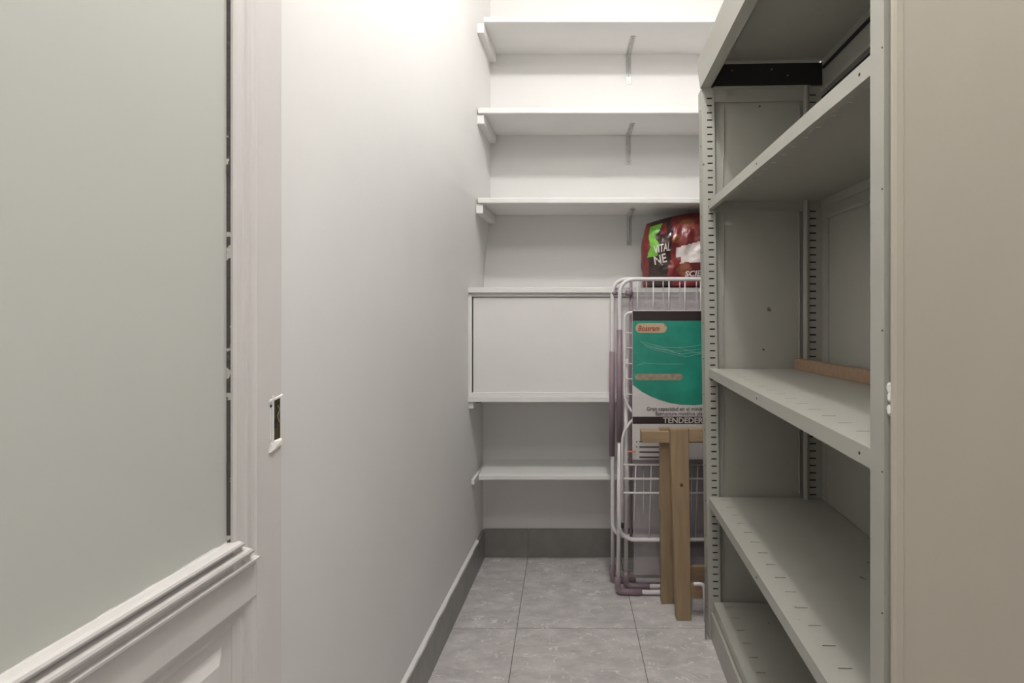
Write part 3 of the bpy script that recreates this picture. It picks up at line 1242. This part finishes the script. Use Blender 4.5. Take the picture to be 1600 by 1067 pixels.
def loop(x0px, topy, boty, Y, r=0.055):
    x0 = zx(x0px, Y)
    return round_path([(XE - 0.1, Y, zz(boty, Y)), (x0, Y, zz(boty, Y)), (x0, Y, zz(topy, Y)), (XE, Y, zz(topy, Y)), (XE, Y, zz(boty, Y)), (XE - 0.1, Y, zz(boty, Y))], r, 8)


robj('frame', tube(B(), loop(957, 436, 838, YA, 0.065), RT), M['tube'])
robj('frame', tube(B(), loop(968.5, 436, 843, YM, 0.065), RT), M['tube'])
# sleeves
robj('grip_sleeve', tube(B(), [P(956.5, 549, YA), P(956, 712, YA)], 0.0115, 12), M['purple'])
robj('grip_sleeve', tube(B(), [P(968, 515, YM), P(968, 690, YM)], 0.0112, 12), M['purple'])
robj('pivot_bolt', tube(B(), [P(958, 458, YA), P(982, 458, 2.20)], 0.0035, 10), M['screw'])
robj('pivot_cap', tube(B(), [P(979, 458, 2.205), P(986, 458, 2.19)], 0.011, 12), M['purple'])
robj('pivot_cap', tube(B(), [P(957, 458, YA), P(963, 458, YA - 0.015)], 0.008, 12), M['purple'])


# leg frames down to mauve corner feet
def leg(pxt, pyt, Yt, pxb, pyb, Yb):
    a, b = P(pxt, pyt, Yt), P(pxb, pyb, Yb)
    b.z = 0.035
    robj('leg', tube(B(), [a, b], RT), M['tube'])
    f = Vector((b.x, b.y, 0.012))
    bm = B()
    tube(bm, round_path([Vector((b.x, b.y, 0.075)), Vector((b.x - 0.004, b.y, 0.013)), Vector((b.x + 0.095, b.y - 0.004, 0.013))], 0.035, 6), 0.0125, 12)
    foot = robj('corner_foot', bm, M['purple'])
    robj('foot_bar', tube(B(), [Vector((b.x + 0.09, b.y - 0.004, 0.0135)), Vector((XE, b.y - 0.004, 0.0135))], 0.0095, 10), M['tube'])
    tube_r = tube(B(), [Vector((XE, b.y - 0.004, 0.0135)), Vector((XE, Yt, zz(pyt, Yt)))], RT)
    robj('leg', tube_r, M['tube'])


leg(957, 700, YA, 957.5, 910, 2.31)
leg(968, 690, YM, 966, 922, 2.215)
leg(978, 560, 2.20, 978.5, 912, 2.262)

# upper wing and lower wing with their wires
YW = 2.188
up = round_path([(0.66, YW, zz(648, YW)), P(990, 648, YW), P(976, 625, YW), P(976, 488, YW), (0.66, YW, zz(487, YW))], 0.03, 6)
robj('wing_frame', tube(B(), up, 0.0055), M['tube'])
lo = round_path([(0.66, YW, zz(652, YW)), P(990, 652, YW), P(972.5, 678, YW), P(972.5, 818, YW)], 0.03, 6)
robj('wing_frame', tube(B(), lo, 0.0055), M['tube'])
robj('tube_plug', tube(B(), [P(972.5, 816, YW), P(972.5, 825, YW)], 0.0058), M['hole'])
for py in (520, 543.5, 568, 592, 616):
    robj('wire', tube(B(), [P(976, py, YW), Vector((0.66, YW, zz(py, YW)))], 0.0026, 6), M['tube'])
for k in range(9):
    px = 996 + 24.7 * k
    robj('wire', tube(B(), [P(px, 436, YM), P(px, 487, YW)], 0.0026, 6), M['tube'])
for py in (726, 748, 770):
    robj('wire', tube(B(), [P(972.5, py, YW), Vector((0.66, YW, zz(py, YW)))], 0.0042, 8), M['tube'])
for k in range(10):
    px = 992 + 24.2 * k
    robj('wire', tube(B(), [P(px + 1.5, 726, YW), P(px - 2, 841, YM)], 0.0026, 6), M['tube'])
for k in range(9):
    px = 981 + 25 * k
    robj('wire', tube(B(), [P(px, 728, YA - 0.02), P(px - 1, 836, YA)], 0.0022, 6), M['tube'])
# wires of the rear wing, seen between the nearer ones
for k in range(8):
    px = 984 + 26 * k
    robj('wire', tube(B(), [P(px, 438, YA), P(px + 2, 560, YA - 0.01)], 0.0022, 6), M['tube'])
robj('cross_bar', tube(B(), [P(966, 843, YM) + Vector((0.05, -0.004, 0)), Vector((0.66, YM - 0.004, zz(843, YM)))], 0.0065, 8), M['tube'])
robj('inner_post', tube(B(), [P(986, 440, 2.205), P(986, 840, 2.228)], 0.006, 8), M['purple'])

# packaging sleeve held in the airer
YP = 2.172
x0, x1 = zx(988, YP), zx(1128, YP)
pk = empty('packaging_sleeve', (x0, YP, zz(718, YP)))
tag(pk, 'green and white printed cardboard packaging sleeve held upright in the folded clothes airer', 'packaging')
PI_ = Matrix.Translation(pk.location).inverted()


def pobj(name, bm, m, parent=None, smooth=False):
    o = obj(name, bm, m, parent or pk, smooth)
    o.matrix_parent_inverse = PI_
    return o


def poly(pts, Y, th):
    """flat printed area: outline in pixels, given real thickness"""
    bm = B()
    a = [bm.verts.new(P(x, y, Y)) for x, y in pts]
    b = [bm.verts.new(P(x, y, Y) + Vector((0, th, 0))) for x, y in pts]
    bm.faces.new(a)
    bm.faces.new(b[::-1])
    n = len(pts)
    for i in range(n):
        j = (i + 1) % n
        bm.faces.new((a[i], b[i], b[j], a[j]))
    return bm


pobj('card', box(B(), x0, x1, YP, YP + 0.008, zz(718, YP), zz(485, YP), bev=0.0008), M['card_white'])
Q = YP - 0.0006
pobj('printed_band', poly([(988.5, 486), (1128, 486), (1128, 501), (988.5, 501)], Q, 0.0006), M['card_dark'])
edge = [(988.5, 601), (994, 605), (1003, 612), (1016, 619), (1030, 624.5), (1045, 629), (1062, 632), (1085, 633), (1105, 631), (1128, 626)]
pobj('printed_field', poly([(988.5, 501), (1128, 501)] + edge[::-1], Q, 0.0006), M['card_green'])
pobj('printed_band', poly([(988.5, 651), (1128, 651), (1128, 662), (988.5, 662)], Q, 0.0006), M['card_dark'])


def pill(xa, xb, ya, yb):
    r = (yb - ya) / 2
    pts = []
    for k in range(9):
        t = math.pi / 2 + math.pi * k / 8
        pts.append((xa + r + r * math.cos(t), (ya + yb) / 2 - r * math.sin(t)))
    for k in range(9):
        t = -math.pi / 2 + math.pi * k / 8
        pts.append((xb - r + r * math.cos(t), (ya + yb) / 2 - r * math.sin(t)))
    return pts


Q2 = Q - 0.0005
pobj('logo_field', poly(pill(993, 1042, 505, 520), Q2, 0.0005), M['card_cream'])
pobj('caption_field', poly(pill(992, 1067, 584, 594), Q2, 0.0005), M['card_tan'])
pxm = YP / F


def ptext(s, hpx, px, py, m, bold=0.0, shear=0.0, sq=1.0, Y=Q2 - 0.0005, name='lettering'):
    """hpx: capital height in photo pixels"""
    size = hpx * pxm / 0.70
    pobj(name, text_bm(s, size, (zx(px, Y), Y, zz(py, Y)), 0.0002, bold, shear, sq), m)


ptext('Bossram', 8.5, 996.5, 517, M['ink_red'], 0.0006, 0.25, 0.80)
ptext('\u00ae', 3.0, 1038, 510, M['ink_red'], 0.0, 0, 0.7)
ptext('Gran capacidad en el m\u00ednimo espacio', 6.0, 1010, 641.5, M['ink_grey'], 0.0002, 0.05, 0.93)
ptext('Estructura met\u00e1lica plastificada', 6.0, 1024, 649, M['ink_grey'], 0.0002, 0.0, 0.93)
ptext('TENDEDERO', 8.4, 1036, 660.8, M['card_white'], 0.0007, 0.0, 1.04)
# picture of the opened airer on the green field: fine lines
lines = [[(1000, 533), (1010, 541), (1020, 546), (1034, 549), (1052, 553), (1070, 558), (1092, 553), (1115, 549)],
         [(1000, 533), (1018, 538), (1040, 543), (1062, 543), (1084, 541), (1112, 536)],
         [(1008, 538), (1030, 545), (1060, 549), (1100, 545)],
         [(1014, 542), (1036, 547), (1064, 553), (1104, 549)],
         [(1022, 540), (1045, 547), (1072, 557)], [(1060, 543), (1080, 549), (1095, 552)],
         [(996, 571), (1006, 567), (1030, 569), (1068, 569)]]
for ln in lines:
    pobj('printed_line', tube(B(), [P(x, y, Q2) for x, y in ln], 0.0009, 5), M['ink_line'])
for k, (ln, py) in enumerate(((24, 690.5), (36, 699), (34, 707), (38, 715))):
    pobj('printed_text_block', box(B(), zx(999, Q2), zx(999 + ln, Q2), Q2, Q2 + 0.0004, zz(py + 0.6, Q2), zz(py - 1.8, Q2)), M['ink_grey'])
for (py, c) in ((691, 'ink_grey'), (699, 'ink_grey')):
    pobj('printed_bullet', box(B(), zx(994, Q2), zx(996, Q2), Q2, Q2 + 0.0004, zz(py, Q2), zz(py - 2, Q2)), M[c])
pobj('orange_clip', tube(B(), [P(981, 706, YP - 0.012), P(993, 705, YP - 0.008)], 0.0035, 8), M['ink_orange'])
# crinkled clear film round the airer and the sleeve
bm = B()
g2 = []
xa, xb = zx(990, 2.236), 0.64
for i in range(41):
    col = []
    for j in range(61):
        u, v = i / 40, j / 60
        x = xa + (xb - xa) * u
        z = zz(905, 2.2) + (zz(456, 2.2) - zz(905, 2.2)) * v
        d = 0.004 * noise.noise(Vector((x * 30, z * 9, 0))) + 0.002 * noise.noise(Vector((x * 80, z * 30, 5)))
        col.append(bm.verts.new((x, 2.236 + d * 0.5, z)))
    g2.append(col)
for i in range(40):
    for j in range(60):
        bm.faces.new((g2[i][j], g2[i + 1][j], g2[i + 1][j + 1], g2[i][j + 1]))
tag(pobj('plastic_film', bm, M['film'], smooth=True), 'clear crinkled plastic film')

# ================================================================== WOODEN TRESTLE
tk = empty('wooden_trestle', (0.55, 2.09, 0))
tag(tk, 'folded pine trestle standing between the clothes airer and the metal shelving', 'trestle')
TI = Matrix.Translation(tk.location).inverted()


def tobj(name, bm, m, parent=None, smooth=False):
    o = obj(name, bm, m, parent or tk, smooth)
    o.matrix_parent_inverse = TI
    return o


def legbox(xb, xt, wb, wt, yb, yt, th, zt):
    bm = B()
    hexa(bm, [(xb, yb, 0.001), (xb + wb, yb, 0.001), (xb + wb, yb + th, 0.001), (xb, yb + th, 0.001)],
         [(xt, yt, zt), (xt + wt, yt, zt), (xt + wt, yt + th, zt), (xt, yt + th, zt)])
    return bevel_all(bm, 0.002)


YF = F * H / (970 - HY)
YBk = F * H / (944 - HY)
ztr = zz(671, YF)
ff = zx(1057, YF)
tobj('leg', legbox(ff, zx(1047.5, YF), 0.055, 0.068, YF, YF + 0.005, 0.034, ztr), M['wood'])
tobj('leg', legbox(0.80, 0.80, 0.055, 0.055, YF, YF + 0.005, 0.034, ztr), M['wood'])
fb = zx(1033.5, YBk)
tobj('leg', legbox(fb, zx(1031.5, 2.075), 0.055, 0.055, YBk, 2.076, 0.030, ztr - 0.006), M['wood'])
tobj('leg', legbox(0.79, 0.79, 0.055, 0.055, YBk, 2.076, 0.030, ztr - 0.006), M['wood'])
bm = B()
box(bm, zx(1048, YF) + 0.069, 0.80, YF + 0.006, YF + 0.038, zz(691, YF), ztr, bev=0.002)
tobj('top_rail', bm, M['wood_h'])
bm = B()
box(bm, zx(1003, 2.055), 0.86, 2.060, 2.112, zz(692, 2.06), zz(674.5, 2.06), bev=0.002)
tobj('top_rail', bm, M['wood_h'])
bm = B()
box(bm, ff + 0.05, 0.80, YF + 0.008, YF + 0.030, zz(937, YF), zz(916, YF), bev=0.002)
tobj('rung', bm, M['wood_h'])
bm = B()
box(bm, fb + 0.05, 0.80, YBk + 0.002, YBk + 0.024, zz(908, YBk), zz(886, YBk), bev=0.002)
tobj('rung', bm, M['wood_h'])
c = at(1065, 758, YF + 0.0005)
bm = B()
tube(bm, [c + Vector((0, 0.0025, 0)), c + Vector((0, -0.0002, 0))], 0.006, 12)
tobj('knot', bm, M['wood_knot'])
c = at(1079, 800, YF + 0.003)

# white bent tube at the foot of the trestle
bm = B()
yt = 1.995
yt = 2.024
pth = round_path([at(1084, 912, yt), at(1100, 912, yt), Vector((zx(1102.5, yt), yt, 0.001))], 0.02, 5)
tube(bm, pth, 0.0065, 10)
o = obj('bent_tube', bm, M['tube'], smooth=True)
tag(o, 'short bent white tube standing between the trestle foot and the metal shelving', 'tube')

# ================================================================== LAMPS
bm = B()
LX, LY = 0.18, 1.20
lp = empty('ceiling_lamp', (LX, LY, ZC))
tag(lp, 'bare bulb lamp on the ceiling of the storage passage', 'lamp')
obj('ceiling_rose', tube(B(), [(0, 0, 0), (0, 0, -0.02)], 0.05, 24), M['rose'], lp)
obj('lamp_holder', tube(B(), [(0, 0, -0.02), (0, 0, -0.062)], 0.02, 16), M['rose'], lp)
bm = B()
bmesh.ops.create_uvsphere(bm, u_segments=20, v_segments=12, radius=0.045)
for v in bm.verts:
    v.co.z -= 0.105
obj('bulb', bm, M['bulb'], lp, smooth=True)
for nm, x, y, lab in (('fill_disc', 0.05, 0.20, 'added disc over the unseen fill light above the viewer'),
                      ('backlight_disc', -1.02, 0.50, 'added disc over the unseen backlight beyond the glazed door')):
    o = obj('ceiling_lamp', tube(B(), [(0, 0, 0), (0, 0, -0.06)], 0.41 if nm == 'fill_disc' else 0.26, 40), M['rose'])  # added unseen discs above the fill and the backlight, no known lamps
    o.location = (x, y, ZC)
    tag(o, lab, 'lamp')
